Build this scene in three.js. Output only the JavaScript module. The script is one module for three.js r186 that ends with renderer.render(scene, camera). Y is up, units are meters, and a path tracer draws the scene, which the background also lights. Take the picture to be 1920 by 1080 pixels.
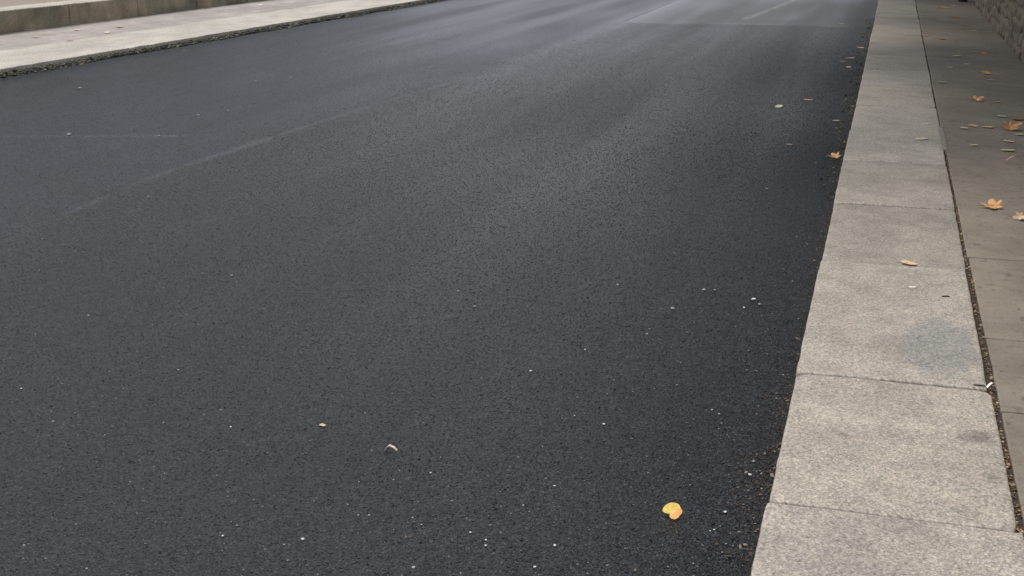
import * as THREE from 'three';
import { mergeGeometries, mergeVertices } from 'three/addons/utils/BufferGeometryUtils.js';

// ---------------------------------------------------------------- camera, sky, sun, exposure
// x = metres to the right of the viewer, -z = metres along the street, y = 0 is the road.
const scene = new THREE.Scene();
const camera = new THREE.PerspectiveCamera(25.67, 1024 / 576, 0.05, 900);
camera.position.set(0, 1.55, 0);
camera.rotation.order = 'YXZ';
camera.rotation.set(THREE.MathUtils.degToRad(-16.57), THREE.MathUtils.degToRad(16.32), 0);

const renderer = new THREE.WebGLRenderer({ antialias: true });
renderer.setSize(1024, 576);
renderer.toneMapping = THREE.LinearToneMapping;
renderer.toneMappingExposure = 1.2;
renderer.shadowMap.enabled = true;

const sun = new THREE.DirectionalLight(new THREE.Color(1, 0.93, 0.82), 1.5);
const sunDir = new THREE.Vector3(-0.34, 0.9, -0.22).normalize();
sun.position.copy(sunDir).multiplyScalar(60);
sun.castShadow = true;
sun.shadow.radius = 34;
sun.shadow.mapSize.set(2048, 2048);
Object.assign(sun.shadow.camera, { left: -35, right: 35, top: 35, bottom: -35, near: 1, far: 140 });
scene.add(sun, sun.target);

// ---------------------------------------------------------------- random numbers and noise
function rng(seed) {
  let a = seed >>> 0;
  return () => { a = (a + 0x6D2B79F5) | 0; let t = Math.imul(a ^ (a >>> 15), 1 | a); t = (t + Math.imul(t ^ (t >>> 7), 61 | t)) ^ t; return ((t ^ (t >>> 14)) >>> 0) / 4294967296; };
}
function hash(x, y, k = 0) {
  let h = Math.imul(x, 374761393) ^ Math.imul(y, 668265263) ^ Math.imul(k, 2147483647 ^ 1274126177);
  h = Math.imul(h ^ (h >>> 13), 1274126177); h ^= h >>> 16; h = Math.imul(h, 2246822519); h ^= h >>> 13;
  return (h >>> 0) / 4294967296;
}
const smooth = (t) => t * t * (3 - 2 * t);
const mix = (a, b, t) => a + (b - a) * t;
const clamp = (x, a, b) => Math.min(b, Math.max(a, x));
const step01 = (a, b, x) => smooth(clamp((x - a) / (b - a), 0, 1));
function noise(x, y, k = 0, wrap = 0) {
  let xi = Math.floor(x), yi = Math.floor(y); const xf = smooth(x - xi), yf = smooth(y - yi);
  const W = (n) => (wrap ? ((n % wrap) + wrap) % wrap : n);
  return mix(mix(hash(W(xi), W(yi), k), hash(W(xi + 1), W(yi), k), xf), mix(hash(W(xi), W(yi + 1), k), hash(W(xi + 1), W(yi + 1), k), xf), yf);
}
function fbm(x, y, k = 0, oct = 4) { let a = 0.5, s = 0, n = 0; for (let i = 0; i < oct; i++) { s += a * noise(x, y, k + i * 7); n += a; x *= 2.03; y *= 2.03; a *= 0.5; } return s / n; }

// soft cloud cover over the whole sky
{
  const W = 512, Hh = 256, d = new Float32Array(W * Hh * 4);
  for (let j = 0; j < Hh; j++) for (let i = 0; i < W; i++) {
    const el = ((j + 0.5) / Hh - 0.5) * Math.PI, az = ((i + 0.5) / W - 0.5) * 2 * Math.PI;
    const x = Math.cos(el) * Math.cos(az), z = Math.cos(el) * Math.sin(az), y = Math.sin(el);
    let l;
    if (y > 0) {
      const q = 1 / (y + 0.28);
      const c = fbm(x * q * 1.7 + 31, z * q * 1.7 + 57, 3, 5);
      const near = Math.max(0, x * sunDir.x + y * sunDir.y + z * sunDir.z);
      l = (0.92 + 0.08 * y) * (0.72 + 0.56 * c) + 0.3 * Math.pow(near, 8);
    } else l = 0.22;
    const o = (j * W + i) * 4;
    d[o] = l * 0.925; d[o + 1] = l * 0.978; d[o + 2] = l * 1.075; d[o + 3] = 1;
  }
  const sky = new THREE.DataTexture(d, W, Hh, THREE.RGBAFormat, THREE.FloatType);
  sky.mapping = THREE.EquirectangularReflectionMapping;
  sky.magFilter = THREE.LinearFilter; sky.minFilter = THREE.LinearFilter; sky.needsUpdate = true;
  scene.background = sky; scene.environment = sky;
}

// ---------------------------------------------------------------- textures: grain only, mean about 0.5 (the base colour is in the material or vertex colours)
function dataTex(n, fill, srgb) {
  const d = new Uint8Array(n * n * 4); fill(d, n);
  const t = new THREE.DataTexture(d, n, n, THREE.RGBAFormat);
  t.wrapS = t.wrapT = THREE.RepeatWrapping; t.magFilter = THREE.LinearFilter; t.minFilter = THREE.LinearMipmapLinearFilter;
  t.generateMipmaps = true; if (srgb) t.colorSpace = THREE.SRGBColorSpace; t.needsUpdate = true; return t;
}
const toS = (l) => { l = clamp(l, 0, 1); return 255 * (l <= 0.0031308 ? 12.92 * l : 1.055 * Math.pow(l, 1 / 2.4) - 0.055); };
function cells(n, cellPx, k) {           // tiling pebble pattern: for each pixel the distance to the nearest stone centre, and its stone
  const g = Math.round(n / cellPx), c = n / g, F = new Float32Array(n * n), I = new Int32Array(n * n);
  const px = new Float32Array(g * g), py = new Float32Array(g * g);
  for (let y = 0; y < g; y++) for (let x = 0; x < g; x++) { px[y * g + x] = (x + 0.1 + 0.8 * hash(x, y, k)) * c; py[y * g + x] = (y + 0.1 + 0.8 * hash(x, y, k + 1)) * c; }
  for (let j = 0; j < n; j++) for (let i = 0; i < n; i++) {
    const gx = Math.floor(i / c), gy = Math.floor(j / c); let best = 1e9, bi = 0;
    for (let b = -1; b <= 1; b++) for (let a = -1; a <= 1; a++) {
      const cx = (gx + a + g) % g, cy = (gy + b + g) % g, id = cy * g + cx;
      let dx = Math.abs(px[id] - i), dy = Math.abs(py[id] - j); if (dx > n / 2) dx = n - dx; if (dy > n / 2) dy = n - dy;
      const q = dx * dx + dy * dy; if (q < best) { best = q; bi = id; }
    }
    F[j * n + i] = Math.sqrt(best) / c; I[j * n + i] = bi;
  }
  return { F, I };
}
// asphalt, one tile = 2.6 m
const AN = 2048, ac = cells(AN, 5.6, 11);
const asphaltMap = dataTex(AN, (d, n) => {
  for (let p = 0; p < n * n; p++) {
    const id = ac.I[p], r = hash(id, 5, 1), r2 = hash(id, 9, 2), f = ac.F[p];
    const i = p % n, j = (p / n) | 0;
    let l = 0.04 + 0.74 * r * r + 0.2 * (noise(i / 8, j / 8, 12, n / 8) - 0.5) + 0.16 * (noise(i / 16, j / 16, 14, n / 16) - 0.5) + 0.12 * (noise(i / 32, j / 32, 13, n / 32) - 0.5);
    if (r2 > 0.93) l += 0.4 * r; if (r2 > 0.998) l += 0.5; l = Math.max(0.03, l);
    l *= 1 - 0.55 * clamp((f - 0.42) / 0.4, 0, 1);
    const w = (hash(id, 2, 4) - 0.5) * 0.05, o = p * 4;
    d[o] = toS(l * (1 + w)); d[o + 1] = toS(l); d[o + 2] = toS(l * (1 - w)); d[o + 3] = 255;
  }
}, true);
const asphaltBump = dataTex(AN, (d, n) => {
  for (let p = 0; p < n * n; p++) {
    const id = ac.I[p], i = p % n, j = (p / n) | 0;
    const h = 0.8 * (1 - clamp(ac.F[p] * 1.15, 0, 1)) * (0.45 + 0.55 * hash(id, 8, 3)) + 0.2 * noise(i / 16, j / 16, 160, n / 16);
    const o = p * 4; d[o] = d[o + 1] = d[o + 2] = 255 * clamp(h, 0, 1); d[o + 3] = 255;
  }
});
// dressed stone, one tile = 0.9 m
const SN = 1024, sc1 = cells(SN, 4.6, 21), sc2 = cells(SN, 9, 31);
const stoneMap = dataTex(SN, (d, n) => {
  for (let j = 0; j < n; j++) for (let i = 0; i < n; i++) {
    const p = j * n + i, a = hash(sc1.I[p], 1, 1), b = hash(sc2.I[p], 2, 1);
    const c = noise(i / 16, j / 16, 5, n / 16), e = noise(i / 64, j / 64, 6, n / 64);
    const c2 = noise(i / 9.1428, j / 9.1428, 8, 112);
    let l = 0.5 * (0.44 + 0.62 * a * a + 0.3 * b + 0.12 * c + 0.2 * c2 + 0.08 * e);
    if (hash(sc1.I[p], 4, 2) > 0.95) l *= 0.66; if (hash(sc1.I[p], 6, 2) > 0.95) l *= 1.25;
    const w = (b - 0.5) * 0.05, o = p * 4;
    d[o] = toS(l * (1 + w)); d[o + 1] = toS(l); d[o + 2] = toS(l * (1 - w)); d[o + 3] = 255;
  }
}, true);
const stoneBump = dataTex(SN, (d, n) => {
  for (let j = 0; j < n; j++) for (let i = 0; i < n; i++) {
    const p = j * n + i; const h = 0.5 * noise(i / 11, j / 11, 9, Math.round(n / 11)) + 0.3 * hash(sc2.I[p], 3, 5) + 0.2 * hash(sc1.I[p], 3, 6);
    const o = p * 4; d[o] = d[o + 1] = d[o + 2] = 255 * clamp(h, 0, 1); d[o + 3] = 255;
  }
});
// smooth worn cement paving, one tile = 1.2 m
const paveMap = dataTex(SN, (d, n) => {
  for (let j = 0; j < n; j++) for (let i = 0; i < n; i++) {
    const p = j * n + i, c = noise(i / 32, j / 32, 15, 32), e = noise(i / 128, j / 128, 16, 8), f = noise(i / 8, j / 8, 17, 128);
    let l = 0.5 * (0.72 + 0.14 * c + 0.2 * e + 0.14 * f + 0.14 * hash(i, j, 18));
    if (hash(sc1.I[p], 7, 7) > 0.97) l *= 0.72; l *= 1 - 0.4 * step01(0.8, 0.86, noise(i / 21.33, j / 21.33, 19, 48)) * hash(i >> 5, j >> 5, 20);
    const o = p * 4; d[o] = toS(l); d[o + 1] = toS(l); d[o + 2] = toS(l); d[o + 3] = 255;
  }
}, true);

// tyre wear of the road surface: lengthwise streaks of smoother and rougher binder, one tile = 12 m x 40 m
const wearMap = dataTex(512, (d, n) => {
  for (let j = 0; j < n; j++) for (let i = 0; i < n; i++) {
    const a = noise(i / 16, j / 128, 150, 32), b = noise(i / 8, j / 64, 151, 64), c = noise(i / 4, j / 16, 152, 128), e = noise(i / 32, j / 32, 153, 16);
    const v = clamp(0.68 + 0.24 * a + 0.1 * b + 0.05 * c + 0.18 * (e - 0.5), 0, 1), o = (j * n + i) * 4; d[o] = d[o + 1] = d[o + 2] = 255 * v; d[o + 3] = 255;
  }
});
// ---------------------------------------------------------------- materials
const std = (o) => new THREE.MeshStandardMaterial({ roughness: 0.85, metalness: 0, ...o });
const rep = (t, metres) => { const c = t.clone(); c.repeat.set(1 / metres, 1 / metres); c.needsUpdate = true; return c; };
const aMap = rep(asphaltMap, 2.6), aBump = rep(asphaltBump, 2.6), sMap = rep(stoneMap, 0.9), sBump = rep(stoneBump, 0.9), pMap = rep(paveMap, 1.2);
const wear = wearMap.clone(); wear.repeat.set(1 / 12, 1 / 40); wear.needsUpdate = true;
const M = {
  asphalt: new THREE.MeshPhysicalMaterial({ metalness: 0, specularIntensity: 0.48, roughnessMap: wear, map: aMap, bumpMap: aBump, bumpScale: 0.0014, vertexColors: true, roughness: 0.52 }),
  oldAsphalt: std({ roughnessMap: wear, map: aMap, bumpMap: aBump, bumpScale: 0.0014, vertexColors: true, roughness: 0.54 }),
  kerb: std({ map: sMap, bumpMap: sBump, bumpScale: 0.002, vertexColors: true, roughness: 0.8 }),
  pave: std({ map: pMap, bumpMap: sBump, bumpScale: 0.0008, vertexColors: true, roughness: 0.75 }),
  stone: std({ map: sMap, bumpMap: sBump, bumpScale: 0.004, vertexColors: true, roughness: 0.92 }),
  soil: std({ map: sMap, color: new THREE.Color().setRGB(0.09, 0.065, 0.045), roughness: 0.97 }),
  gravel: std({ map: sMap, bumpMap: sBump, bumpScale: 0.006, color: new THREE.Color().setRGB(0.62, 0.5, 0.4), roughness: 0.95 }),
  mortar: std({ map: pMap, bumpMap: sBump, bumpScale: 0.0015, color: new THREE.Color().setRGB(0.5, 0.43, 0.36), roughness: 0.9 }),
  earth: std({ map: sMap, color: new THREE.Color().setRGB(0.2, 0.16, 0.11), roughness: 0.97 }),
  aggregate: new THREE.MeshPhysicalMaterial({ color: 0xffffff, metalness: 0, roughness: 0.5, specularIntensity: 0.55 }),
  crumb: std({ color: 0xffffff, roughness: 0.9 }),
  leaf: std({ vertexColors: true, roughness: 0.62, side: THREE.DoubleSide }),
  stem: std({ color: new THREE.Color().setRGB(0.22, 0.12, 0.05), roughness: 0.8 }),
  twig: std({ color: new THREE.Color().setRGB(0.045, 0.032, 0.022), roughness: 0.9 }),
  chip: std({ vertexColors: true, roughness: 0.7 }),
  iron: std({ color: new THREE.Color().setRGB(0.045, 0.04, 0.036), roughness: 0.5 }),
  bark: std({ map: sMap, bumpMap: sBump, bumpScale: 0.01, color: new THREE.Color().setRGB(0.36, 0.3, 0.22), roughness: 0.95 }),
  crown: std({ vertexColors: true, roughness: 0.6, side: THREE.DoubleSide }),
};

// ---------------------------------------------------------------- helpers
const used = {};
function numbered(n) { if (!(n in used)) { used[n] = 0; return n; } used[n]++; return n + '_' + String(used[n]).padStart(3, '0'); }
function mesh(name, geo, mat, parent) {
  const m = new THREE.Mesh(geo, mat); m.name = parent ? name : numbered(name); m.castShadow = m.receiveShadow = true; (parent || scene).add(m); return m;
}
function group(name) { const g = new THREE.Group(); g.name = numbered(name); scene.add(g); return g; }
function tag(o, label, category, grp, kind) { Object.assign(o.userData, { label, category }); if (grp) o.userData.group = grp; if (kind) o.userData.kind = kind; return o; }
function paint(geo, fn) {
  const p = geo.attributes.position, c = new Float32Array(p.count * 3);
  for (let i = 0; i < p.count; i++) { const q = fn(p.getX(i), p.getY(i), p.getZ(i)); c[i * 3] = q[0]; c[i * 3 + 1] = q[1]; c[i * 3 + 2] = q[2]; }
  geo.setAttribute('color', new THREE.BufferAttribute(c, 3)); return geo;
}
function metreUV(geo, du = 0, dv = 0) {
  const p = geo.attributes.position, u = new Float32Array(p.count * 2);
  for (let i = 0; i < p.count; i++) { u[i * 2] = p.getX(i) + 0.8 * p.getY(i) + du; u[i * 2 + 1] = p.getZ(i) + 0.7 * p.getY(i) + dv; }
  geo.setAttribute('uv', new THREE.BufferAttribute(u, 2)); return geo;
}
// a stone block with rounded, slightly worn edges: x 0..w, z 0..-l, top at y = 0
function block(w, h, l, { r = 0.008, step = 0.12, rows = h, rough = 0.002, face = 0.001, seed = 1 } = {}) {
  const stops = (len, inner) => { const n = Math.max(1, Math.round((len - 2 * r) / inner)), a = [0, r * 0.35]; for (let i = 0; i <= n; i++) a.push(r + (len - 2 * r) * i / n); a.push(len - r * 0.35, len); return a; };
  const X = stops(w, step), Y = stops(h, rows), Z = stops(l, step);
  let g = new THREE.BoxGeometry(1, 1, 1, X.length - 1, Y.length - 1, Z.length - 1);
  g.deleteAttribute('uv'); g.deleteAttribute('normal'); g = mergeVertices(g, 1e-5);
  const p = g.attributes.position, v = new THREE.Vector3(), c = new THREE.Vector3(), S = [w, h, l];
  for (let i = 0; i < p.count; i++) {
    v.set(X[Math.round((p.getX(i) + 0.5) * (X.length - 1))], Y[Math.round((p.getY(i) + 0.5) * (Y.length - 1))], Z[Math.round((p.getZ(i) + 0.5) * (Z.length - 1))]);
    c.set(clamp(v.x, r, w - r), clamp(v.y, r, h - r), clamp(v.z, r, l - r));
    const d = v.clone().sub(c), m = d.length(); if (m > 1e-7) v.copy(c).addScaledVector(d, r / m);
    const e = rough * 2, sx = v.x < w / 2 ? 0 : 1;
    if (Math.abs(v.x - w / 2) > w / 2 - r * 1.01) v.x += e * (fbm(v.z * 14 + 3, sx * 9 + seed * 5.1, seed, 3) - 0.5) * 2;
    if (Math.abs(v.z - l / 2) > l / 2 - r * 1.01) v.z += e * (fbm(v.x * 14 + 7, (v.z < l / 2 ? 3 : 8) + seed * 3.3, seed, 3) - 0.5) * 2;
    if (v.y > h / 2) v.y += face * 2 * (fbm(v.x * 5 + seed, v.z * 5, seed + 3, 3) - 0.5);
    p.setXYZ(i, v.x, v.y - h, -v.z);
  }
  // the grid is mirrored in z, so turn the faces
  const ix = g.index; for (let i = 0; i < ix.count; i += 3) { const a = ix.getX(i + 1); ix.setX(i + 1, ix.getX(i + 2)); ix.setX(i + 2, a); }
  g.computeVertexNormals(); return g;
}
// a sheet over (x stops) x (s stops), height and colour by function
function sheet(xs, ss, yOf, colOf) {
  const nx = xs.length, ns = ss.length, P = new Float32Array(nx * ns * 3), C = new Float32Array(nx * ns * 3), U = new Float32Array(nx * ns * 2), I = [];
  for (let j = 0; j < ns; j++) for (let i = 0; i < nx; i++) {
    const k = j * nx + i, x = typeof xs[i] === 'function' ? xs[i](ss[j]) : xs[i], s = ss[j];
    P[k * 3] = x; P[k * 3 + 1] = yOf(x, s); P[k * 3 + 2] = -s; const c = colOf(x, s); C.set(c, k * 3); U[k * 2] = x; U[k * 2 + 1] = s;
    if (i < nx - 1 && j < ns - 1) I.push(k, k + 1, k + nx + 1, k, k + nx + 1, k + nx);
  }
  const g = new THREE.BufferGeometry(); g.setAttribute('position', new THREE.BufferAttribute(P, 3)); g.setAttribute('color', new THREE.BufferAttribute(C, 3)); g.setAttribute('uv', new THREE.BufferAttribute(U, 2)); g.setIndex(I); g.computeVertexNormals(); return g;
}
const range = (a, b, d) => { const n = Math.max(1, Math.round((b - a) / d)), r = []; for (let i = 0; i <= n; i++) r.push(a + (b - a) * i / n); return r; };

// ---------------------------------------------------------------- ground and road
{
  const g = new THREE.PlaneGeometry(900, 900, 1, 1); g.rotateX(-Math.PI / 2);
  const u = g.attributes.uv; for (let i = 0; i < u.count; i++) u.setXY(i, u.getX(i) * 900, u.getY(i) * 900);
  const m = mesh('ground', g, M.earth); m.position.y = -0.35; m.userData.kind = 'structure'; m.userData.label = 'brown earth far around the street';
}
const leftEdge = (s) => -8.75 + 0.038 * s;            // foot of the left kerb
const seamPts = [[-6, -3.9], [3, -3.98], [5.04, -4.09], [5.55, -4.15], [6.44, -4.25], [7, -4.25], [8.6, -4.18], [9.3, -4.13], [11.6, -3.95], [19.2, -3.75]];
function seamX(s) { for (let i = 1; i < seamPts.length; i++) if (s <= seamPts[i][0]) { const a = seamPts[i - 1], b = seamPts[i]; return mix(a[1], b[1], (s - a[0]) / (b[0] - a[0])); } return -3.75; }
const jointS = (x) => 19.0 + 0.105 * (x + 0.6) * 0.9 + 0.28 * (fbm(x * 1.4, 2, 40, 4) - 0.5) + (x < -3.76 ? 9 : 0);
function streak(x, s, w, x0, s0, x1, s1) {            // 1 on a scuffed line, 0 off it
  const dx = x1 - x0, ds = s1 - s0, L = dx * dx + ds * ds, q = clamp(((x - x0) * dx + (s - s0) * ds) / L, 0, 1);
  const d = Math.hypot(x - x0 - q * dx, s - s0 - q * ds); return Math.exp(-(d * d) / (w * w));
}
function roadTone(x, s) {
  const sx = seamX(s), side = x - sx, left = 1 - step01(-0.03, 0.03, side + 0.1 * (noise(s * 4, 1, 44) - 0.5));
  const dust = fbm(x * 1.3 + 9, s * 0.22, 41, 4), patch = fbm(x * 0.8, s * 0.8, 42, 4), fine = fbm(x * 9, s * 9, 43, 3);
  let k = 0.86 + 0.5 * (dust - 0.5) + 0.45 * (patch - 0.5) + 0.2 * (fine - 0.5);
  let r = 0.043, g = 0.043, b = 0.049;
  if (left > 0) { r = mix(r, 0.050, left); g = mix(g, 0.053, left); b = mix(b, 0.076, left); k = mix(k, 0.92 + 0.2 * (dust - 0.5) + 0.2 * (patch - 0.5), left); }
  // pale mineral dust along the lengthwise joint between the two paver passes
  const crumbly = 0.2 + 0.9 * noise(s * 5, 3, 45);
  k += 1.9 * Math.exp(-((side - 0.02) ** 2) / 0.0014) * crumbly * (0.25 + 0.75 * step01(0.3, 0.6, noise(s * 1.7, 6, 50))) * (1 - 0.75 * step01(9, 12, s)) + 0.45 * (side > 0 ? Math.exp(-side / 0.5) : 0) * (0.4 + dust);
  // tyre scuffs
  k += 1.6 * streak(x, s, 0.035, -6.25, 7.6, -4.85, 8.02) * (0.4 + noise(x * 6, s * 3, 46));
  k += 0.3 * streak(x, s, 0.03, -5.2, 7.2, -4.3, 9.2) * noise(s * 7, 5, 47);
  k += 0.3 * streak(x, s, 0.02, -1.62, 2.6, -1.2, 3.0) * noise(x * 30, s * 9, 48);
  k -= 0.5 * streak(x, s, 0.018, -1.70, 2.47, -1.62, 2.51);
  // chalky band on the cross joint with the older surface
  k += 6 * Math.exp(-((s - jointS(x) + 0.12) ** 2) / 0.008) * step01(-4.6, -2.8, x) * (0.25 + noise(x * 4, 7, 49));
  k = Math.max(0.3, k); return [r * k, g * k, b * k];
}
{
  const xs = [];
  for (let i = 0; i <= 40; i++) { const f = i / 40; xs.push((s) => mix(leftEdge(s) - 0.05, seamX(s) - 0.35, f)); }
  for (let i = 1; i <= 40; i++) { const f = i / 40; xs.push((s) => mix(seamX(s) - 0.35, seamX(s) + 0.4, f)); }
  for (let i = 1; i <= 90; i++) { const f = i / 90; xs.push((s) => mix(seamX(s) + 0.4, -0.17, f)); }
  const ss = [...range(-6, 1.8, 0.3), ...range(1.85, 10, 0.05), ...range(10.1, 18.3, 0.1), ...range(18.35, 19.25, 0.045), ...range(19.32, 28, 0.12)];
  const g = sheet(xs, ss, (x, s) => 0.003 * (fbm(x * 0.5, s * 0.3, 51, 2) - 0.5) - (s > jointS(x) ? 0.013 : 0), roadTone);
  const m = mesh('road', g, M.asphalt); m.userData.kind = 'structure'; m.userData.label = 'fresh black asphalt road surface with a pale lengthwise joint';
  // older, paler surface beyond the cross joint, a little lower
  const xo = range(0, 1, 1 / 110).map((f) => (s) => mix(leftEdge(s) - 0.05, -0.17, f));
  const so = [...range(18.5, 30, 0.1), ...range(30.5, 140, 2)];
  const go = sheet(xo, so, (x, s) => -0.006 + 0.003 * (fbm(x * 2, s * 0.6, 53, 3) - 0.5), (x, s) => {
    const tr = fbm(x * 2.2 + 5, s * 0.1, 54, 4), patch = fbm(x, s * 0.7, 55, 4);
    let k = 1 + 1.3 * (tr - 0.5) + 0.4 * (patch - 0.5);
    const worn = 0.5 + 0.7 * noise(s * 5, x * 9, 57);
    k += 5 * streak(x, s, 0.05, -2.1, 19.7, -1.6, 25.5) * worn;                     // worn white line
    k += 1.8 * streak(x, s, 0.13, -1.42, 19.9, -0.95, 26) * worn;                      // dusty wheel track
    k = Math.max(0.35, k); return [0.10 * k, 0.101 * k, 0.102 * k];
  });
  const o = mesh('old_road', go, M.oldAsphalt); o.userData.kind = 'structure'; o.userData.label = 'older grey road surface beyond the cross joint';
}

// ---------------------------------------------------------------- right kerb: big flat stones
const KERB = 0.1;
{
  const k = group('kerb_right'); k.userData.kind = 'structure'; k.userData.label = 'row of broad pale kerb stones beside the road';
  const J = [-1.55, -0.4, 0.75, 1.9, 3.02, 4.01, 5.465, 6.65, 7.89, 9.05, 10.27, 11.47, 12.75, 14.05, 15.4, 16.67, 17.95, 19.2, 20.46, 21.7, 23]; for (let s = 24.3; s < 46; s += 1.27) J.push(s);
  const tints = [[0.759, 0.669, 0.566], [0.77, 0.674, 0.556], [0.643, 0.572, 0.474], [0.616, 0.546, 0.454], [0.66, 0.583, 0.484], [0.693, 0.61, 0.505], [0.726, 0.637, 0.525], [0.77, 0.674, 0.556]];
  for (let i = 0; i < J.length - 1; i++) {
    const s0 = J[i], s1 = J[i + 1], near = s0 > 0 && s0 < 8, R = rng(100 + i), gap = i < 6 ? 0.008 : 0.009, own = 0.88 + 0.24 * hash(i, 4, 66);
    const w = 0.6 + (i === 3 ? 0.018 : 0.006 * (R() - 0.5)), x0 = -0.2 + 0.012 * (R() - 0.5) + (i === 4 ? -0.004 : 0);
    const g = block(w, 0.32, s1 - s0 - gap, { r: near ? 0.010 : 0.012, step: near ? 0.03 : 0.15, rough: near ? 0.0016 : 0.002, face: 0.0022, seed: i + 2 });
    { const p = g.attributes.position, len = s1 - s0 - gap; for (let v = 0; v < p.count; v++) for (const [cx, cz] of [[0, 0], [0, len], [w, 0], [w, len]]) { const a = 0.03 * hash(i, Math.round(cx * 9 + cz * 5), 65), d = Math.hypot(p.getX(v) - cx, -p.getZ(v) - cz); if (d < a) { p.setX(v, p.getX(v) + (cx ? -1 : 1) * (a - d) * 0.35); p.setY(v, p.getY(v) - (a - d) * 0.3); } } g.computeVertexNormals(); }
    g.translate(x0, KERB + 0.007 * (R() - 0.5), -s0 - gap / 2);
    metreUV(g, i * 0.37, i * 0.23);
    const tn = tints[(i + 5) % 8];
    paint(g, (x, y, z) => {
      const s = -z; let q = own * (1 + 0.34 * (fbm(x * 3, s * 3, 60 + i, 3) - 0.5) + 0.4 * (fbm(x * 11, s * 11, 67 + i, 3) - 0.5)), c = [tn[0] * q, tn[1] * q, tn[2] * q];
      if (i === 5 || i === 4) {                                                          // grey cement smear and dark spots, as on the two near stones
        const e = Math.hypot((x - 0.27) / 0.12, (s - 4.42) / 0.3) + 1.6 * (fbm(x * 12, s * 7, 62, 4) - 0.5), m = (1 - step01(0.7, 1.1, e)) * (0.5 + 0.6 * fbm(x * 40, s * 40, 68, 2));
        c = [mix(c[0], 0.41, m * 0.7), mix(c[1], 0.405, m * 0.7), mix(c[2], 0.395, m * 0.7)];
        for (const [sx, sz, r] of [[-0.041, 3.524, 0.02], [-0.046, 3.166, 0.014], [0.34, 3.6, 0.05], [0.36, 3.32, 0.025], [0.2, 3.85, 0.02]]) { const dd = Math.hypot(x - sx, (s - sz) * 0.8) / r + 0.9 * (fbm(x * 40, s * 40, 63, 2) - 0.5); const m2 = 1 - step01(0.5, 1.0, dd); q = 1 - 0.42 * m2; c = c.map((v) => v * q); }
      }
      return c;
    });
    mesh('kerb_stone', g, M.kerb, k);
  }
}
// ---------------------------------------------------------------- right pavement: slabs, dirt-filled joint, mortar patch
{
  const pv = group('pavement_right'); pv.userData.kind = 'structure'; pv.userData.label = 'narrow brown grey paved walk between kerb and wall';
  const J = [-1.6, -0.4, 0.8, 1.9, 2.99, 3.848, 4.565, 5.71, 7.217, 9.312, 11.8, 13.7, 15.6, 17.5, 19.4, 21.3, 23.2, 25.2, 27.2, 29.2, 31.2, 33.2, 35.2, 37.2, 39.2, 41.2, 43.2];
  const inner = (s) => 0.401 + mix(0.021, 0.010, step01(3.5, 9, s));
  for (let i = 0; i < J.length - 1; i++) {
    const s0 = J[i], s1 = J[i + 1], R = rng(300 + i), x0 = inner((s0 + s1) / 2) + 0.004 * (R() - 0.5);
    const g = block(1.33 - x0, 0.1, s1 - s0 - 0.009, { r: 0.006, step: s1 < 10 ? 0.06 : 0.2, rough: 0.0016, face: 0.0016, seed: 40 + i });
    g.translate(x0, KERB - 0.003 + 0.0014 * (R() - 0.5), -s0 - 0.0045); metreUV(g, i * 0.31, i * 0.53);
    const a = 0.95 + 0.12 * R();
    paint(g, (x, y, z) => { const q = a * (1 + 0.5 * (fbm(x * 2.2, -z * 2.2, 70, 4) - 0.5) + 0.3 * (fbm(x * 12, -z * 10, 71, 3) - 0.5)), w = fbm(x * 1.1, -z * 0.7, 72, 3); return [0.42 * q, mix(0.345, 0.36, w) * q, mix(0.26, 0.285, w) * q]; });
    mesh('paving_slab', g, M.pave, pv);
  }
  const soil = block(0.06, 0.1, 47, { r: 0.002, step: 1.5, rough: 0, face: 0.004 }); soil.translate(0.385, KERB - 0.014, 1.6); metreUV(soil);
  mesh('joint_soil', soil, M.soil, pv).userData.label = 'dark soil packed in the joint beside the kerb';
  const mo = block(0.036, 0.04, 0.95, { r: 0.004, step: 0.05, rough: 0.004, face: 0.002, seed: 9 }); mo.translate(0.389, KERB + 0.0025, -8.43); metreUV(mo);
  mesh('mortar_patch', mo, M.mortar, pv).userData.label = 'smooth mortar patch bridging the joint beside the kerb';
}
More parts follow.
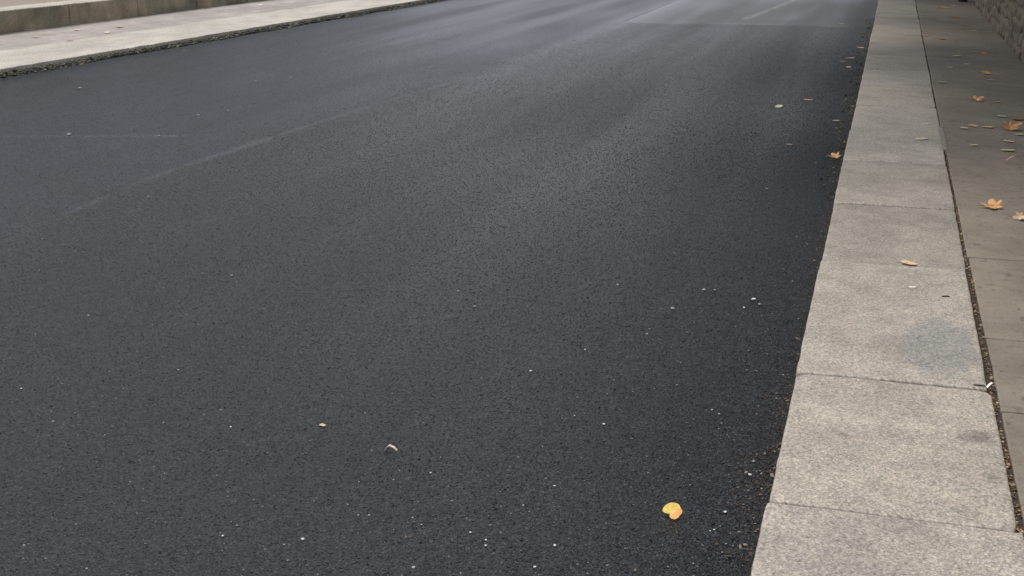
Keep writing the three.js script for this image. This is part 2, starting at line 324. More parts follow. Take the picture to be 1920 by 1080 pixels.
// ---------------------------------------------------------------- left side: pale kerb strip, walk, step of stone blocks, gravel bed
const LEFT = -Math.atan(0.038);                       // the left side runs a little askew; local x 0 = road edge, +s ahead
function leftPlace(o) { o.position.set(-8.75, 0, 0); o.rotation.y = LEFT; return o; }
{
  const k = leftPlace(group('kerb_left')); k.userData.kind = 'structure'; k.userData.label = 'cream stone kerb strip on the far left of the road';
  for (let i = 0, s = -4; s < 60; i++, s += 2.4) {
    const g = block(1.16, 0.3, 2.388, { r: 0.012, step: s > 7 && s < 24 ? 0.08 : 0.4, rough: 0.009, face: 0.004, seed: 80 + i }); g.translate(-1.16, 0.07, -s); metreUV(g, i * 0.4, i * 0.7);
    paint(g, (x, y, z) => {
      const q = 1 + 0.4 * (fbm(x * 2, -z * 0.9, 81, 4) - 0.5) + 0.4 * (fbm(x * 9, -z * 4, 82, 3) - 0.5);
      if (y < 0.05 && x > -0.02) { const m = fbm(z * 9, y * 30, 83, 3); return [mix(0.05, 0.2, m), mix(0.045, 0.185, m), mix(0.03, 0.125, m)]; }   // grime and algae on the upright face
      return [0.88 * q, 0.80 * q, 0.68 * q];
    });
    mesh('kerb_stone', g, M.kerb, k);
  }
  const w = leftPlace(group('pavement_left')); w.userData.kind = 'structure'; w.userData.label = 'grey mauve walk between cream kerb and stone step';
  for (let i = 0, s = -4; s < 60; i++, s += 3.2) {
    const g = block(1.36, 0.2, 3.196, { r: 0.006, step: s > 7 && s < 24 ? 0.08 : 0.4, rough: 0.003, face: 0.004, seed: 90 + i }); g.translate(-2.524, 0.068, -s); metreUV(g, i * 0.4, i * 0.7);
    paint(g, (x, y, z) => { const q = 1 + 0.45 * (fbm(x * 2.5, -z * 0.8, 91, 4) - 0.5) + 0.4 * (fbm(x * 8, -z * 4, 92, 3) - 0.5); return [0.66 * q, 0.585 * q, 0.52 * q]; });
    mesh('paving_slab', g, M.pave, w);
  }
  const st = leftPlace(group('stone_step')); tag(st, 'low stained stone block edging behind the left walk, holding the gravel bed', 'edging');
  for (let i = 0, s = 13.64 - 1.6 * 10 + 0.02; s < 50; i++, s += 1.58) {
    const vis = s > 11 && s < 24;
    const g = block(0.42, 0.5, 1.555, { r: 0.018, step: vis ? 0.05 : 0.4, rows: vis ? 0.05 : 0.3, rough: 0.006, face: 0.005, seed: 100 + i }); g.translate(-2.5 - 0.42, 0.36, -s); metreUV(g, i * 0.43, i * 0.29);
    paint(g, (x, y, z) => {
      const q = 1 + 0.25 * (fbm(x * 5, -z * 3, 101, 3) - 0.5);
      if (y > 0.345 || x < -2.52) return [0.93 * q, 0.84 * q, 0.69 * q];
      const m = fbm(-z * 2.6, y * 4 + 9, 102, 4), run = fbm(-z * 9, y * 0.8, 104, 3), a = step01(0.35, 0.65, fbm(-z * 1.3 + 40, y * 2, 103, 3)), q2 = Math.max(0.2, 0.25 + 1.1 * m + 0.4 * (run - 0.5));
      return [mix(0.62, 0.44, a) * q2, mix(0.52, 0.42, a) * q2, mix(0.36, 0.29, a) * q2];
    });
    mesh('stone_block', g, M.stone, st);
  }
  const gb = new THREE.BoxGeometry(26, 0.5, 66); gb.translate(-2.925 - 13, 0.34 - 0.25, -27); metreUV(gb);
  const b = leftPlace(mesh('gravel_bed', gb, M.gravel)); b.userData.kind = 'structure'; b.userData.label = 'pinkish brown gravel ground behind the stone step';
}
// ---------------------------------------------------------------- right: rubble wall, bed behind it, bollard, trees
function boulder(R, w, h, d, detail = 1) {                // an uneven wall stone
  const g = mergeVertices((() => { const q = new THREE.IcosahedronGeometry(0.5, detail); q.deleteAttribute('uv'); q.deleteAttribute('normal'); return q; })(), 1e-4), p = g.attributes.position, v = new THREE.Vector3();
  for (let i = 0; i < p.count; i++) {
    v.fromBufferAttribute(p, i); const m = Math.max(Math.abs(v.x), Math.abs(v.y), Math.abs(v.z)); v.multiplyScalar(mix(1, 0.5 / m, 0.8) * (0.9 + 0.2 * R()));
    p.setXYZ(i, v.x * w, v.y * h, v.z * d);
  }
  g.computeVertexNormals(); return g;
}
{
  const wl = group('stone_wall'); tag(wl, 'brown rubble stone wall along the right side of the narrow pavement', 'wall');
  const core = new THREE.BoxGeometry(0.4, 1.05, 44); core.translate(1.532, 0.1 + 0.525, -18); metreUV(core);
  mesh('wall_core', core, M.earth, wl);
  const variants = []; for (let i = 0; i < 14; i++) variants.push(boulder(rng(500 + i), 1, 1, 1));
  const cols = [[0.39, 0.30, 0.22], [0.34, 0.265, 0.20], [0.43, 0.335, 0.25], [0.31, 0.24, 0.18], [0.37, 0.295, 0.225]];
  const R = rng(77), far = [];
  let y = 0.085, row = 0;
  while (y < 1.12) {
    const h = 0.1 + 0.05 * R(); let s = -3.5 + 0.2 * R();
    while (s < 39.5) {
      const l = 0.1 + 0.22 * R() * R() + 0.05 * R(), vi = Math.floor(R() * 14), c = cols[Math.floor(R() * 5)], q = 0.8 + 0.4 * R();
      const g = variants[vi].clone(); g.scale(0.1, h * (0.7 + 0.8 * R()), l * (0.7 + 0.6 * R())); g.rotateX((R() - 0.5) * 0.9);
      g.translate(1.368 + 0.03 * (R() - 0.5), y + h / 2 + 0.05 * (R() - 0.5), -(s + l / 2)); metreUV(g, R(), R());
      paint(g, (x, yy, z) => { const n = (0.5 + 0.5 * q) * (0.6 + 0.8 * fbm(z * 9, yy * 9 + x * 5, 120, 3)); return [c[0] * n, c[1] * n, c[2] * n]; });
      const topSeen = 1.55 - 0.066 * s;                    // higher stones lie above the picture
      if (s > 12.2 && s < 24.5 && y < topSeen - 0.05 && y < 0.75) mesh('wall_stone', g, M.stone, wl); else far.push(g);
      s += l;
    }
    y += h; row++;
  }
  const rest = mesh('wall_stones', mergeGeometries(far), M.stone, wl); rest.userData.kind = 'stuff';
  const bed = new THREE.BoxGeometry(20, 0.45, 60); bed.translate(11.75, 0.1 - 0.2, -20); metreUV(bed);
  const b = mesh('earth_bed', bed, M.earth); b.userData.kind = 'structure'; b.userData.label = 'brown earth behind the rubble wall';
}
{
  const b = group('bollard'); tag(b, 'short dark iron post on the far pavement close to the wall', 'post'); b.position.set(1.17, KERB, -23.1);
  const lathe = (pts) => new THREE.LatheGeometry(pts.map(([x, y]) => new THREE.Vector2(x, y)), 20);
  mesh('base', lathe([[0, 0], [0.075, 0], [0.075, 0.05], [0.066, 0.07], [0, 0.07]]), M.iron, b);
  mesh('shaft', lathe([[0.06, 0.065], [0.055, 0.75], [0.07, 0.76], [0.07, 0.79], [0.055, 0.8]]), M.iron, b);
  mesh('cap', lathe([[0.055, 0.795], [0.075, 0.84], [0.06, 0.9], [0.02, 0.935], [0, 0.94]]), M.iron, b);
}
// plane trees behind the wall: their trunks stand outside the picture, their crowns hang over the pavement and drop the leaves
function limb(a, b, r0, r1, bend) {
  const mid = a.clone().lerp(b, 0.5).add(bend), c = new THREE.QuadraticBezierCurve3(a, mid, b), n = 8, m = 8, P = [], I = [];
  for (let i = 0; i <= n; i++) { const q = c.getPoint(i / n), t = c.getTangent(i / n), u = new THREE.Vector3(0.3, 0.1, 1).cross(t).normalize(), w = t.clone().cross(u), r = mix(r0, r1, i / n); for (let j = 0; j < m; j++) { const an = j / m * 2 * Math.PI; const v = q.clone().addScaledVector(u, r * Math.cos(an)).addScaledVector(w, r * Math.sin(an)); P.push(v.x, v.y, v.z); if (i < n) { const k = i * m + j, k2 = i * m + (j + 1) % m; I.push(k, k + m, k2 + m, k, k2 + m, k2); } } }
  const g = new THREE.BufferGeometry(); g.setAttribute('position', new THREE.Float32BufferAttribute(P, 3)); g.setIndex(I); g.computeVertexNormals(); return metreUV(g);
}
function planeTree(seed, rad) {
  const R = rng(seed), t = group('plane_tree');
  const fork = new THREE.Vector3(0.1, 3.1, 0.1);
  mesh('trunk', limb(new THREE.Vector3(0, -0.1, 0), fork, 0.3, 0.22, new THREE.Vector3(0.06, 0, 0.05)), M.bark, t);
  const clumps = [], n = 16;
  for (let i = 0; i < n; i++) {
    const a = i / n * 6.28 + R() * 0.8, e = 0.2 + 1.0 * R(), l = rad * (0.7 + 0.3 * R());
    const tip = new THREE.Vector3(Math.cos(a) * Math.cos(e) * l, 3.6 + Math.sin(e) * l * 0.85 + 0.4, Math.sin(a) * Math.cos(e) * l);
    mesh('limb', limb(fork.clone().setY(2.9), tip, 0.1, 0.02, new THREE.Vector3(0, 0.6, 0)), M.bark, t);
    for (let k = 0; k < 6; k++) clumps.push([tip.clone().lerp(fork, k * 0.13).add(new THREE.Vector3((R() - 0.5) * 2, (R() - 0.4) * 1.7, (R() - 0.5) * 2)), 0.7 + 0.6 * R()]);
  }
  const P = [], C = [], I = [], v = new THREE.Vector3(), u = new THREE.Vector3(), w = new THREE.Vector3();
  for (const [c, r] of clumps) for (let k = 0; k < 150; k++) {
    v.set(R() - 0.5, R() - 0.5, R() - 0.5).normalize().multiplyScalar(r * Math.cbrt(R())).add(c);
    u.set(R() - 0.5, (R() - 0.5) * 0.6, R() - 0.5).normalize(); w.set(R() - 0.5, R() - 0.7, R() - 0.5).cross(u).normalize();
    const z = 0.11 + 0.07 * R(), b = P.length / 3; for (const [p, q] of [[-1, 0], [0, -0.8], [1.1, 0], [0, 0.8]]) P.push(v.x + (u.x * p + w.x * q) * z, v.y + (u.y * p + w.y * q) * z, v.z + (u.z * p + w.z * q) * z);
    const y = R(), col = y > 0.8 ? [0.16, 0.11, 0.03] : [0.05 + 0.03 * y, 0.085 + 0.03 * y, 0.025]; for (let m = 0; m < 4; m++) C.push(...col); I.push(b, b + 1, b + 2, b, b + 2, b + 3);
  }
  const g = new THREE.BufferGeometry(); g.setAttribute('position', new THREE.Float32BufferAttribute(P, 3)); g.setAttribute('color', new THREE.Float32BufferAttribute(C, 3)); g.setIndex(I); g.computeVertexNormals(); metreUV(g);
  mesh('crown', g, M.crown, t); return t;
}
function treeRow(proto, spots, label, grp) {
  spots.forEach(([x, s, turn, k], i) => {
    let t = proto; if (i) { t = proto.clone(); t.name = numbered('plane_tree'); scene.add(t); }
    t.position.set(x, 0.1, -s); t.rotation.y = turn; t.scale.setScalar(k); t.userData = { label, category: 'tree', group: grp };
  });
}
treeRow(planeTree(901, 6.4), [[2.2, 10.6, 0.3, 1.15], [2.3, 15.4, 2.1, 1.2], [2.2, 19.6, 3.1, 1.15], [2.3, 24, 5.2, 1.2], [2.2, 29, 1.2, 1.2], [2.3, 35, 4.4, 1.15], [2.3, 41, 3.2, 1.15]], 'plane tree behind the rubble wall, its crown hanging over the right pavement', 'trees behind the right wall');
treeRow(planeTree(902, 3.6), [[-19.5, 9, 0, 1.1], [-19.4, 14.5, 2, 1.15], [-19.2, 20, 4, 1.1], [-19, 26, 1, 1.15], [-18.7, 32, 3, 1.1], [-18.5, 38, 5, 1.15]], 'smaller plane tree standing in the gravel bed beyond the left stone step', 'trees in the left gravel bed');

// ---------------------------------------------------------------- loose stuff: grit, gutter litter, joint litter, moss
function litter(name, label, n, seed, place, sizes, colours, flat = 0.55, lobes = 0) {
  const q = new THREE.IcosahedronGeometry(1, lobes), p = q.attributes.position, Rg = rng(seed + 1);
  q.deleteAttribute('uv'); const g = mergeVertices((q.deleteAttribute('normal'), q), 1e-4), pp = g.attributes.position;
  for (let i = 0; i < pp.count; i++) { const k = 0.65 + 0.6 * Rg(); pp.setXYZ(i, pp.getX(i) * k, pp.getY(i) * k * flat, pp.getZ(i) * k); }
  const gg = g.toNonIndexed(); gg.computeVertexNormals();
  const m = new THREE.InstancedMesh(gg, M.crumb, n), R = rng(seed), o = new THREE.Object3D(), c = new THREE.Color();
  for (let i = 0; i < n; i++) {
    const [x, y, s] = place(R), z = mix(sizes[0], sizes[1], Math.pow(R(), 2.2)); o.position.set(x, y + z * flat * 0.55, -s); o.rotation.set((R() - 0.5) * 0.7, R() * 6.28, (R() - 0.5) * 0.7); o.scale.set(z * (0.7 + 0.7 * R()), z * (0.7 + 0.4 * R()), z * (0.8 + 0.9 * R())); o.updateMatrix(); m.setMatrixAt(i, o.matrix);
    const k = colours[Math.floor(R() * colours.length)], b = 0.75 + 0.5 * R(); m.setColorAt(i, c.setRGB(k[0] * b, k[1] * b, k[2] * b));
  }
  m.name = name; m.castShadow = m.receiveShadow = true; m.userData.kind = 'stuff'; m.userData.label = label; scene.add(m); return m;
}
// the chippings of the fresh asphalt that stand proud of the binder, as far as single ones can be told apart
{
  const q = new THREE.OctahedronGeometry(1, 0); q.deleteAttribute('uv');
  const n = 600000, m = new THREE.InstancedMesh(q, M.aggregate, n), R = rng(651), o = new THREE.Object3D(), c = new THREE.Color(); let k = 0, tries = 0;
  while (k < n && tries++ < 4e6) {
    const s = 2.0 + 16.5 * Math.pow(R(), 1.35), left = Math.max(leftEdge(s) + 0.25, -0.78 * s - 1.3), x = mix(left, -0.215, R());
    const keep = R(); if (keep > (left / -9) + 0.12 || (s > 9 && R() > (20 - s) / 11) || (R() > 0.35 + 0.65 * step01(-0.25, 0.3, x - seamX(s) + 0.5 * (noise(s * 2.3, x * 2, 58) - 0.5)))) continue;
    const dx = x - seamX(s), onSeam = Math.abs(dx - 0.02) < 0.06 * noise(s * 5, 3, 45) * step01(0.15, 0.45, noise(s * 1.7, 6, 50)) && s < 11.5;
    const z = 0.0018 + 0.0028 * R() * R(); o.position.set(x, 0.0003 + 0.003 * (fbm(x * 0.5, s * 0.3, 51, 2) - 0.5), -s); o.rotation.set(R() - 0.5, R() * 6.28, R() - 0.5); o.scale.set(z * (0.8 + 0.6 * R()), z * 0.42, z * (0.8 + 0.6 * R())); o.updateMatrix(); m.setMatrixAt(k, o.matrix);
    const t = R(), g = onSeam ? 0.06 + 0.12 * R() : t > 0.998 ? 0.25 : t > 0.95 ? 0.05 + 0.07 * R() : 0.018 + 0.028 * R(), w = 0.06 * (R() - 0.5); m.setColorAt(k, c.setRGB(g * (1 + w), g, g * (1.06 - w))); k++;
  }
  m.count = k; m.name = 'asphalt_aggregate'; m.castShadow = m.receiveShadow = true; m.userData.kind = 'stuff'; m.userData.label = 'small black and grey chippings standing out of the fresh asphalt'; scene.add(m);
}
const pick = (R, a) => a[Math.floor(R() * a.length)];
litter('road_grit', 'fine pale grit scattered over the black asphalt', 1100, 601, (R) => { const s = 2.1 + 9 * R() * R(); const toKerb = R() < 0.6; return [toKerb ? -0.24 - 1.1 * Math.pow(R(), 1.8) : mix(leftEdge(s) + 0.2, -0.3, R()), 0.0005, s]; }, [0.001, 0.0034], [[0.2, 0.2, 0.19], [0.14, 0.14, 0.14], [0.32, 0.31, 0.3], [0.14, 0.11, 0.08]]);
litter('gutter_litter', 'brown leaf crumbs gathered along the foot of the right kerb', 1500, 611, (R) => { const c = pick(R, [2.45, 3.05, 3.38, 3.45, 3.9]), all = R() < 0.7; const s = all ? 2.2 + 7 * R() : c + (R() - 0.5) * 0.35; return [-0.208 - (all ? 0.045 : 0.12) * Math.pow(R(), 1.8), 0.001, s]; }, [0.0012, 0.0048], [[0.07, 0.045, 0.025], [0.12, 0.065, 0.035], [0.05, 0.035, 0.025], [0.04, 0.03, 0.025], [0.2, 0.16, 0.12]], 0.4);
litter('gutter_moss', 'green brown crumbs and moss at the foot of the far kerb', 700, 621, (R) => { const s = 7.5 + 13 * R(); return [-0.21 - 0.12 * Math.pow(R(), 2), 0.001, s]; }, [0.003, 0.013], [[0.09, 0.09, 0.04], [0.13, 0.09, 0.06], [0.2, 0.17, 0.1], [0.06, 0.07, 0.035]], 0.4);
litter('joint_litter', 'brown and orange leaf crumbs packed in the joint beside the kerb', 900, 631, (R) => { const s = 2.6 + 5.8 * Math.pow(R(), 1.3); return [0.410 + (R() - 0.5) * mix(0.017, 0.006, step01(3.5, 8, s)), KERB - 0.012, s]; }, [0.002, 0.006], [[0.2, 0.1, 0.045], [0.12, 0.075, 0.04], [0.3, 0.17, 0.08], [0.06, 0.045, 0.03], [0.4, 0.32, 0.2]], 0.8);
litter('edge_moss', 'dark moss, soil and broken asphalt along the foot of the left kerb', 9000, 641, (R) => { const s = 6 + 26 * R(), d = Math.pow(R(), 1.6) * (0.05 + 0.13 * noise(s * 1.3, 4, 131)); return [leftEdge(s) + 0.012 + d, mix(0.035, 0, clamp(d * 8, 0, 1)) * R(), s]; }, [0.005, 0.02], [[0.045, 0.042, 0.03], [0.075, 0.07, 0.045], [0.03, 0.03, 0.028], [0.1, 0.09, 0.06], [0.16, 0.15, 0.12], [0.05, 0.055, 0.03]], 0.7);

// ---------------------------------------------------------------- fallen leaves
const LC = { yellow: [[0.74, 0.52, 0.11], [0.74, 0.36, 0.11]], orange: [[0.62, 0.30, 0.10], [0.70, 0.42, 0.20]], apricot: [[0.66, 0.42, 0.22], [0.72, 0.54, 0.36]], rust: [[0.42, 0.17, 0.06], [0.58, 0.30, 0.12]], brown: [[0.26, 0.12, 0.06], [0.36, 0.18, 0.09]], tan: [[0.46, 0.34, 0.22], [0.56, 0.44, 0.30]], cream: [[0.64, 0.52, 0.36], [0.72, 0.61, 0.46]], pale: [[0.52, 0.37, 0.22], [0.60, 0.48, 0.33]], white: [[0.70, 0.65, 0.55], [0.78, 0.74, 0.66]], palegreen: [[0.50, 0.50, 0.32], [0.58, 0.56, 0.40]] };
function leafBlade(kind, size, col, seed) {
  const R = rng(seed), N = kind === 'plane' ? 50 : 28, rings = [0.3, 0.6, 0.85, 1], P = [], C = [], I = [], top = [];
  const ph = R() * 6.28, c1 = 0.1 + 0.14 * R(), c2 = 0.08 + 0.1 * R(), j = []; for (let i = 0; i < N; i++) j.push(R());
  const outline = (a, i) => {
    if (kind === 'plane') { const lobe = Math.pow(Math.abs(Math.cos(a * 2.5)), 1.1), main = 0.72 + 0.28 * Math.cos(a); return 0.5 * (0.46 + 0.54 * lobe) * main * (0.92 + 0.16 * j[i]) * 1.12; }
    if (kind === 'half') { const z = Math.sin(a); return 0.5 * (z > 0 ? mix(1, 0.28 + 0.6 * Math.max(0, Math.cos(a - 0.8)), Math.min(1, z * 1.6)) : 1) * (0.95 + 0.1 * j[i]); }
    if (kind === 'scrap') return 0.5 * (0.62 + 0.38 * Math.abs(Math.cos(a))) * (0.72 + 0.4 * j[i]);
    return 0.5 * (kind === 'curl' ? Math.min(1 / Math.max(0.01, Math.abs(Math.cos(a))), 0.24 / Math.max(0.01, Math.abs(Math.sin(a)))) : Math.hypot(Math.cos(a), 0.56 * Math.sin(a))) * (0.95 + 0.1 * j[i]);
  };
  const lift = (x, z, r, a) => {
    if (kind === 'curl') return 1.3 * (0.3 - (x * 1.1) ** 2) * (x < 0 ? 1.1 : 0.9) + 1.2 * z * z + 0.12 * x;
    if (kind === 'plane') return c1 * 1.3 * r * r * (1 + Math.sin(2 * a + ph)) + 0.10 * r * Math.cos(5 * a) + 0.25 * c2 * Math.sin(7 * x + ph);
    return (kind === 'scrap' ? 0.6 : 0.7) * (c1 * 2.2 * z * z + c2 * 1.2 * x * x + 0.12 * x * Math.sin(ph));
  };
  const put = (x, z, r, a, i) => {
    const f = clamp(fbm(x * 5 + seed, z * 5, 140, 3) * 1.6 - 0.3 + (kind === 'half' ? (x + z > 0.12 ? 0.8 : -0.6) : 0), 0, 1), s = 0.86 + 0.28 * hash(seed, i, Math.round(r * 9));
    P.push(x * size, lift(x, z, r, a) * size, z * size); C.push(mix(col[0][0], col[1][0], f) * s, mix(col[0][1], col[1][1], f) * s, mix(col[0][2], col[1][2], f) * s);
  };
  put(0, 0, 0, 0, 0);
  for (let k = 0; k < rings.length; k++) for (let i = 0; i < N; i++) { const a = i / N * 2 * Math.PI, o = outline(a, i) * rings[k]; put(o * Math.cos(a), o * Math.sin(a), rings[k] * 0.5, a, i); }
  for (let i = 0; i < N; i++) { const n = (i + 1) % N; I.push(0, 1 + n, 1 + i); for (let k = 0; k < rings.length - 1; k++) { const a = 1 + k * N + i, b = 1 + k * N + n; I.push(a, b, b + N, a, b + N, a + N); } }
  const nv = P.length / 3, th = 0.0007, T = I.length;
  for (let i = 0; i < nv; i++) { P.push(P[i * 3], P[i * 3 + 1] - th, P[i * 3 + 2]); C.push(C[i * 3] * 0.9, C[i * 3 + 1] * 0.9, C[i * 3 + 2] * 0.95); }
  for (let i = 0; i < T; i += 3) I.push(I[i] + nv, I[i + 2] + nv, I[i + 1] + nv);
  const b0 = 1 + (rings.length - 1) * N; for (let i = 0; i < N; i++) { const a = b0 + i, b = b0 + (i + 1) % N; I.push(a, b, b + nv, a, b + nv, a + nv); }
  const g = new THREE.BufferGeometry(); g.setAttribute('position', new THREE.Float32BufferAttribute(P, 3)); g.setAttribute('color', new THREE.Float32BufferAttribute(C, 3)); g.setIndex(I); g.computeVertexNormals(); metreUV(g);
  g.computeBoundingBox(); return g;
}
// [x, s, surface height, size, shape, colour, label]
const leaves = [
  [-0.45, 3.059, 0, 0.05, 'half', 'yellow', 'bright yellow leaf with an orange folded tip on the near black asphalt'],
  [-1.327, 3.244, 0, 0.038, 'curl', 'cream', 'pale dry curled leaf hooked like an arch on the open asphalt'],
  [-1.608, 3.371, 0, 0.025, 'scrap', 'tan', 'small tan leaf scrap lying flat on the asphalt left of the curled leaf'],
  [-0.261, 8.481, 0, 0.084, 'plane', 'orange', 'orange leaf lying on the road against the kerb edge'],
  [-0.613, 11.143, 0, 0.082, 'scrap', 'orange', 'orange tan leaf on the dark asphalt nearest the pale green leaf'],
  [-0.82, 10.663, 0, 0.088, 'oval', 'palegreen', 'pale green flat leaf lying alone on the far asphalt'],
  [-0.33, 10.052, 0, 0.058, 'scrap', 'tan', 'tan leaf scrap on the asphalt just above the orange gutter leaf'],
  [-0.595, 8.88, 0, 0.044, 'scrap', 'pale', 'whitish leaf scrap on the asphalt left of the orange gutter leaf'],
  [-0.373, 14.561, 0, 0.112, 'scrap', 'pale', 'long pale leaf in the gutter at the foot of the far kerb'],
  [-0.445, 14.217, 0, 0.063, 'scrap', 'pale', 'short pale leaf beside the long one in the far gutter'],
  [-0.365, 13.681, 0, 0.078, 'oval', 'pale', 'pale oval leaf nearest the viewer of the three in the far gutter'],
  [-0.303, 15.77, 0, 0.089, 'scrap', 'cream', 'cream leaf touching the kerb foot at the far gutter'],
  [-0.661, 19.166, 0, 0.092, 'scrap', 'pale', 'white scrap on the road at the far cross joint'],
  [0.597, 6.748, 0.1, 0.109, 'plane', 'orange', 'large orange lobed leaf in the middle of the narrow pavement'],
  [0.696, 6.521, 0.1, 0.074, 'plane', 'apricot', 'apricot lobed leaf at the right frame edge beside the large orange leaf'],
  [0.72, 10.772, 0.1, 0.081, 'plane', 'orange', 'small orange leaf farther up the pavement, with a pale centre'],
  [0.565, 9.316, 0.1, 0.045, 'oval', 'cream', 'cream oval leaf, left one of a touching pair on the pavement'],
  [0.63, 9.431, 0.1, 0.060, 'oval', 'pale', 'pale long leaf, right one of a touching pair on the pavement'],
  [0.725, 9.41, 0.1, 0.067, 'scrap', 'apricot', 'flattened faint apricot leaf right of the touching pale pair'],
  [0.868, 9.358, 0.1, 0.111, 'plane', 'rust', 'crumpled rust orange leaf standing up on the pavement near the right edge'],
  [0.965, 9.853, 0.1, 0.093, 'oval', 'brown', 'reddish brown leaf just behind the crumpled rust leaf'],
  [0.91, 9.141, 0.1, 0.054, 'scrap', 'palegreen', 'pale greenish scrap in front of the crumpled rust leaf'],
  [0.789, 8.039, 0.1, 0.071, 'curl', 'rust', 'brown curled leaf between the crumpled rust leaf and the large orange one'],
  [0.789, 8.482, 0.1, 0.068, 'scrap', 'pale', 'straight pale sliver of leaf in front of the rust leaf'],
  [0.818, 8.833, 0.1, 0.063, 'scrap', 'apricot', 'faint apricot sliver of leaf under the crumpled rust leaf'],
  [0.592, 8.623, 0.1, 0.041, 'scrap', 'apricot', 'tiny apricot scrap in front of the touching pale pair'],
  [0.855, 9.951, 0.1, 0.059, 'scrap', 'palegreen', 'pale greenish sliver behind and left of the crumpled rust leaf'],
  [0.878, 10.725, 0.1, 0.042, 'scrap', 'orange', 'tiny orange scrap right of the small orange leaf'],
  [0.603, 13.075, 0.1, 0.057, 'scrap', 'white', 'white speck of leaf on the pavement beside the kerb joint'],
  [0.771, 13.404, 0.1, 0.042, 'scrap', 'white', 'tiny white speck right of the white speck beside the kerb joint'],
  [0.912, 12.681, 0.1, 0.085, 'oval', 'yellow', 'dull yellow leaf on the far pavement below the wall foot'],
  [0.916, 12.153, 0.1, 0.053, 'scrap', 'cream', 'cream scrap just in front of the dull yellow leaf'],
  [0.498, 11.876, 0.1, 0.071, 'scrap', 'tan', 'flat tan leaf close to the kerb joint on the far pavement'],
  [0.705, 14.139, 0.1, 0.078, 'scrap', 'apricot', 'apricot leaf lying at an angle on the far pavement'],
  [0.922, 14.64, 0.1, 0.058, 'scrap', 'yellow', 'left one of two small yellow scraps on the far pavement'],
  [1.0, 14.496, 0.1, 0.068, 'oval', 'yellow', 'right one of two small yellow scraps on the far pavement'],
  [0.628, 16.111, 0.1, 0.102, 'oval', 'orange', 'orange leaf in the row of leaves on the far pavement'],
  [0.98, 18.136, 0.1, 0.092, 'oval', 'orange', 'orange leaf close to the wall, a little in front of the dark post'],
  [1.046, 17.335, 0.1, 0.068, 'scrap', 'apricot', 'apricot scrap near the wall at the far pavement'],
  [0.913, 19.503, 0.1, 0.122, 'oval', 'rust', 'rust brown leaf far up the pavement below the dark post'],
  [0.815, 21.443, 0.1, 0.118, 'oval', 'yellow', 'yellow leaf far up the pavement, left of its neighbour'],
  [0.958, 21.852, 0.1, 0.103, 'oval', 'yellow', 'yellow leaf far up the pavement, right of its neighbour'],
  [0.44, 16.48, 0.1, 0.078, 'scrap', 'orange', 'orange scrap caught at the far pavement joint'],
  [0.165, 5.504, 0.1, 0.064, 'oval', 'apricot', 'tan apricot leaf lying on a kerb stone joint'],
  [0.177, 5.131, 0.1, 0.030, 'scrap', 'white', 'white scrap on the kerb stone in front of the tan leaf'],
  [0.307, 9.409, 0.1, 0.042, 'scrap', 'white', 'white crumpled scrap near the right edge of the kerb'],
  [0.267, 8.757, 0.1, 0.071, 'scrap', 'cream', 'straight cream sliver lying across the kerb near its right edge'],
  [-0.048, 4.585, 0.1, 0.018, 'scrap', 'pale', 'tiny pale spot of leaf on the left half of the kerb stone'],
  [0.404, 4.029, 0.1, 0.034, 'curl', 'white', 'whitish curled leaf standing in the joint beside the kerb'],
];
leaves.forEach(([x, s, h, size, kind, col, label], i) => {
  const R = rng(700 + i * 3); let turn = kind === 'scrap' ? (R() - 0.5) * 0.9 : R() * 6.28;
  const small = kind === 'scrap', geo = leafBlade(kind, size * (kind === 'plane' ? 1.2 : 1.05) * (s > 8 && h > 0 ? 1.2 : 1), LC[col], 700 + i); let low = geo.boundingBox.min.y;
  if (i < 2) turn = 0;
  if (!small) { geo.rotateY(turn); geo.rotateX(i === 0 ? 0.7 : kind === 'plane' ? 0.3 : kind === 'curl' ? 0.1 : 0.03); geo.computeBoundingBox(); low = geo.boundingBox.min.y; turn = 0; }
  const big = size > 0.05 && !small;
  const o = big ? group('fallen_leaf') : mesh(small ? 'leaf_scrap' : 'fallen_leaf', geo, M.leaf);
  if (big) {
    mesh('blade', geo, M.leaf, o);
    const c = new THREE.QuadraticBezierCurve3(new THREE.Vector3(-0.06 * size, -low * 0.2, 0), new THREE.Vector3(-0.45 * size, 0.02 * size, 0.04 * size), new THREE.Vector3(-0.85 * size, low + 0.003, 0.12 * size * (R() - 0.3)));
    mesh('stalk', metreUV(new THREE.TubeGeometry(c, 8, Math.min(0.0014, size * 0.016), 5)), M.stem, o);
  }
  o.position.set(x, h + 0.003 - low, -s); o.rotation.y = turn;
  tag(o, label, small ? 'leaf scrap' : 'leaf', 'fallen leaves on road and pavement');
});
function twig(x, s, h, l, turn, label) {
  const c = new THREE.CatmullRomCurve3([new THREE.Vector3(-l / 2, 0.003, 0), new THREE.Vector3(-l * 0.15, 0.005, l * 0.06), new THREE.Vector3(l * 0.2, 0.004, -l * 0.03), new THREE.Vector3(l / 2, 0.003, l * 0.05)]);
  const m = mesh('twig', metreUV(new THREE.TubeGeometry(c, 10, 0.0028, 6)), M.twig); m.position.set(x, h + 0.001, -s); m.rotation.y = turn; tag(m, label, 'twig');
}
twig(0.300, 5.03, KERB, 0.03, 0.25, 'tiny dark twig on the kerb stone in front of the tan leaf');
twig(0.372, 4.035, KERB, 0.04, -0.1, 'tiny dark twig on the kerb touching the whitish curled leaf');

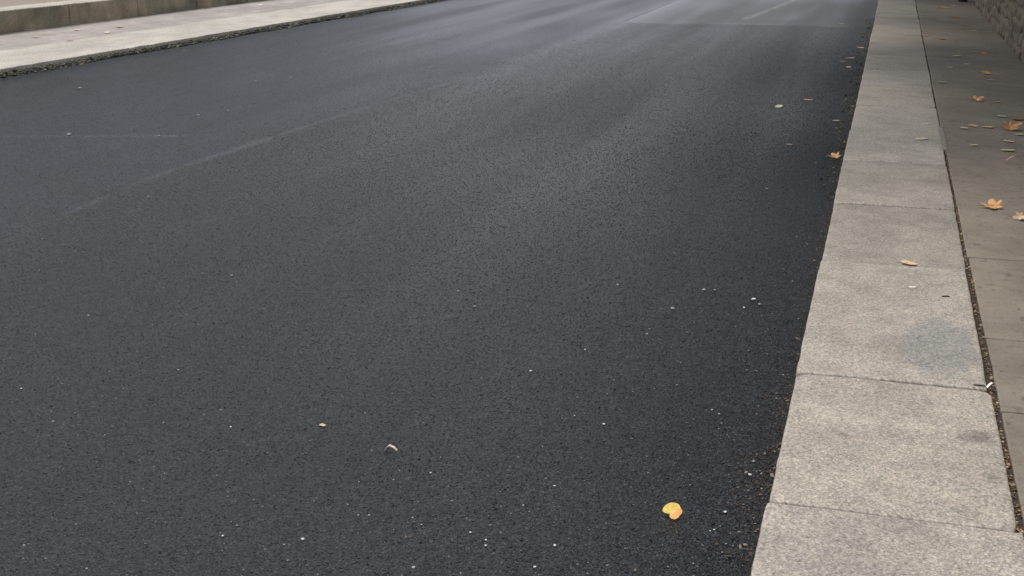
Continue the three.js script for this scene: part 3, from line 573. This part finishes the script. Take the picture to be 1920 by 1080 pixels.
// ---------------------------------------------------------------- pale stone chips lying on the asphalt
function chipGeo(seed) {
  const q = new THREE.IcosahedronGeometry(0.5, 1); q.deleteAttribute('uv'); q.deleteAttribute('normal'); const g = mergeVertices(q, 1e-4), p = g.attributes.position, R = rng(seed);
  for (let i = 0; i < p.count; i++) { const k = 0.75 + 0.4 * R(); p.setXYZ(i, p.getX(i) * k, p.getY(i) * k * 0.6, p.getZ(i) * k * 0.85); }
  const n = g.toNonIndexed(); n.computeVertexNormals(); return metreUV(n);
}
const chips = [0, 1, 2, 3, 4].flatMap((k) => [[0.6, 0.59, 0.57], [0.3, 0.295, 0.285]].map((c) => paint(chipGeo(800 + k), () => c)));
const stones = [[-0.448, 5.111, 0.033], [-0.418, 5.05, 0.024], [-0.474, 4.988, 0.017], [-0.666, 5.193, 0.030], [-0.622, 5.206, 0.018], [-0.752, 4.892, 0.028], [-0.792, 4.542, 0.018], [-0.794, 4.608, 0.012], [-1.111, 4.028, 0.017], [-0.761, 3.628, 0.017], [-0.798, 3.151, 0.012], [-0.939, 2.821, 0.012], [-0.888, 2.793, 0.011], [-0.879, 2.764, 0.012], [-0.71, 2.813, 0.016], [-0.73, 2.693, 0.013], [-0.317, 3.124, 0.017], [-0.45, 3.844, 0.014], [-0.423, 3.814, 0.015], [-0.278, 3.475, 0.017], [-0.279, 3.38, 0.017], [-0.248, 3.396, 0.012], [-0.237, 3.297, 0.012], [-1.878, 3.278, 0.013], [-1.54, 2.685, 0.011], [-1.547, 2.622, 0.012], [-1.341, 2.664, 0.018], [-1.785, 2.376, 0.010], [-1.257, 2.829, 0.011], [-1.309, 2.88, 0.009], [-7.041, 10.007, 0.078], [-5.082, 9.172, 0.048], [-5.201, 8.904, 0.047], [-5.746, 10.939, 0.056], [-5.536, 11.253, 0.047], [-4.98, 7.958, 0.042], [-5.626, 7.816, 0.077], [-3.749, 7.619, 0.032], [-3.567, 8.612, 0.035], [-3.152, 8.987, 0.036], [-6.046, 15.255, 0.061], [-3.949, 6.151, 0.033], [-2.978, 4.144, 0.017], [-2.709, 4.827, 0.021], [-1.667, 4.883, 0.020], [-1.533, 4.693, 0.020], [-0.979, 4.302, 0.014], [-1.037, 5.168, 0.016], [-0.605, 7.355, 0.034], [-0.377, 8.236, 0.031], [-0.332, 3.014, 0.010], [-0.341, 3.005, 0.008], [-1.162, 3.136, 0.011], [-7.826, 13.191, 0.062], [-2.721, 3.378, 0.013],];
const special = { 0: 'largest white stone chip on the asphalt, left of the kerb halfway up', 1: 'grey stone chip touching the front of the largest white chip', 5: 'rounded pale grey stone on the asphalt left of the largest white chip', 8: 'lone small white chip in the middle of the asphalt', 9: 'lone white chip on the asphalt up and left of the bright yellow leaf', 14: 'bright white chip on the near asphalt just left of the yellow leaf', 16: 'white chip on the asphalt right of the bright yellow leaf', 30: 'flat pale flake on the asphalt near the left kerb', 36: 'long pale flake on the scuffed line in the left lane' };
stones.forEach(([x, s, size], i) => {
  const far = s > 5.6, grey = far || [1, 3, 4, 5, 6, 7, 17, 18, 19, 21, 22, 24, 27, 28, 29, 42, 43, 44, 45].includes(i);
  const m = mesh('stone_chip', chips[(i % 5) * 2 + (grey ? 1 : 0)], M.chip); const z = size * (far ? 0.45 : 0.6);
  m.scale.set(z, z * 0.8, z); m.position.set(x, 0.002 + z * 0.17, -s); m.rotation.y = i * 1.7;
  let l, g;
  if (special[i]) { l = special[i]; g = 'stone chips on the road'; }
  else if (x < -3) { l = 'small pale stone chip lying on the bluish left lane of the road'; g = 'chips on the left lane'; }
  else if (s < 4 && x > -0.5) { l = 'small pale stone chip on the near asphalt beside the kerb'; g = 'chips beside the near kerb'; }
  else if (s < 4) { l = 'tiny white stone chip on the near open asphalt'; g = 'chips on the near asphalt'; }
  else { l = 'small pale stone chip on the asphalt in the middle distance'; g = 'chips in the middle distance'; }
  tag(m, l, 'stone', g);
});
// crumbs of leaf on the left walk
[[-9.39, 13.23, 'brown'], [-9.84, 14.99, 'brown'], [-9.56, 14.27, 'cream'], [-10.15, 14.49, 'cream'], [-10.07, 13.52, 'pale'], [-10.0, 19.35, 'white']].forEach(([x, s, c], i) => {
  const g = leafBlade('scrap', 0.11, LC[c], 860 + i), m = mesh('leaf_scrap', g, M.leaf); m.position.set(x, 0.075 - g.boundingBox.min.y, -s); m.rotation.y = i;
  tag(m, ['brown leaf scrap nearest the road on the left walk', 'brown leaf scrap farther up the left walk', 'cream leaf scrap at the border of cream kerb and walk', 'cream leaf scrap close under the stone step', 'pale leaf scrap on the left walk near the frame edge', 'white leaf scrap on the left walk near the top of the picture'][i], 'leaf scrap', 'leaf scraps on the left walk');
});

renderer.render(scene, camera);
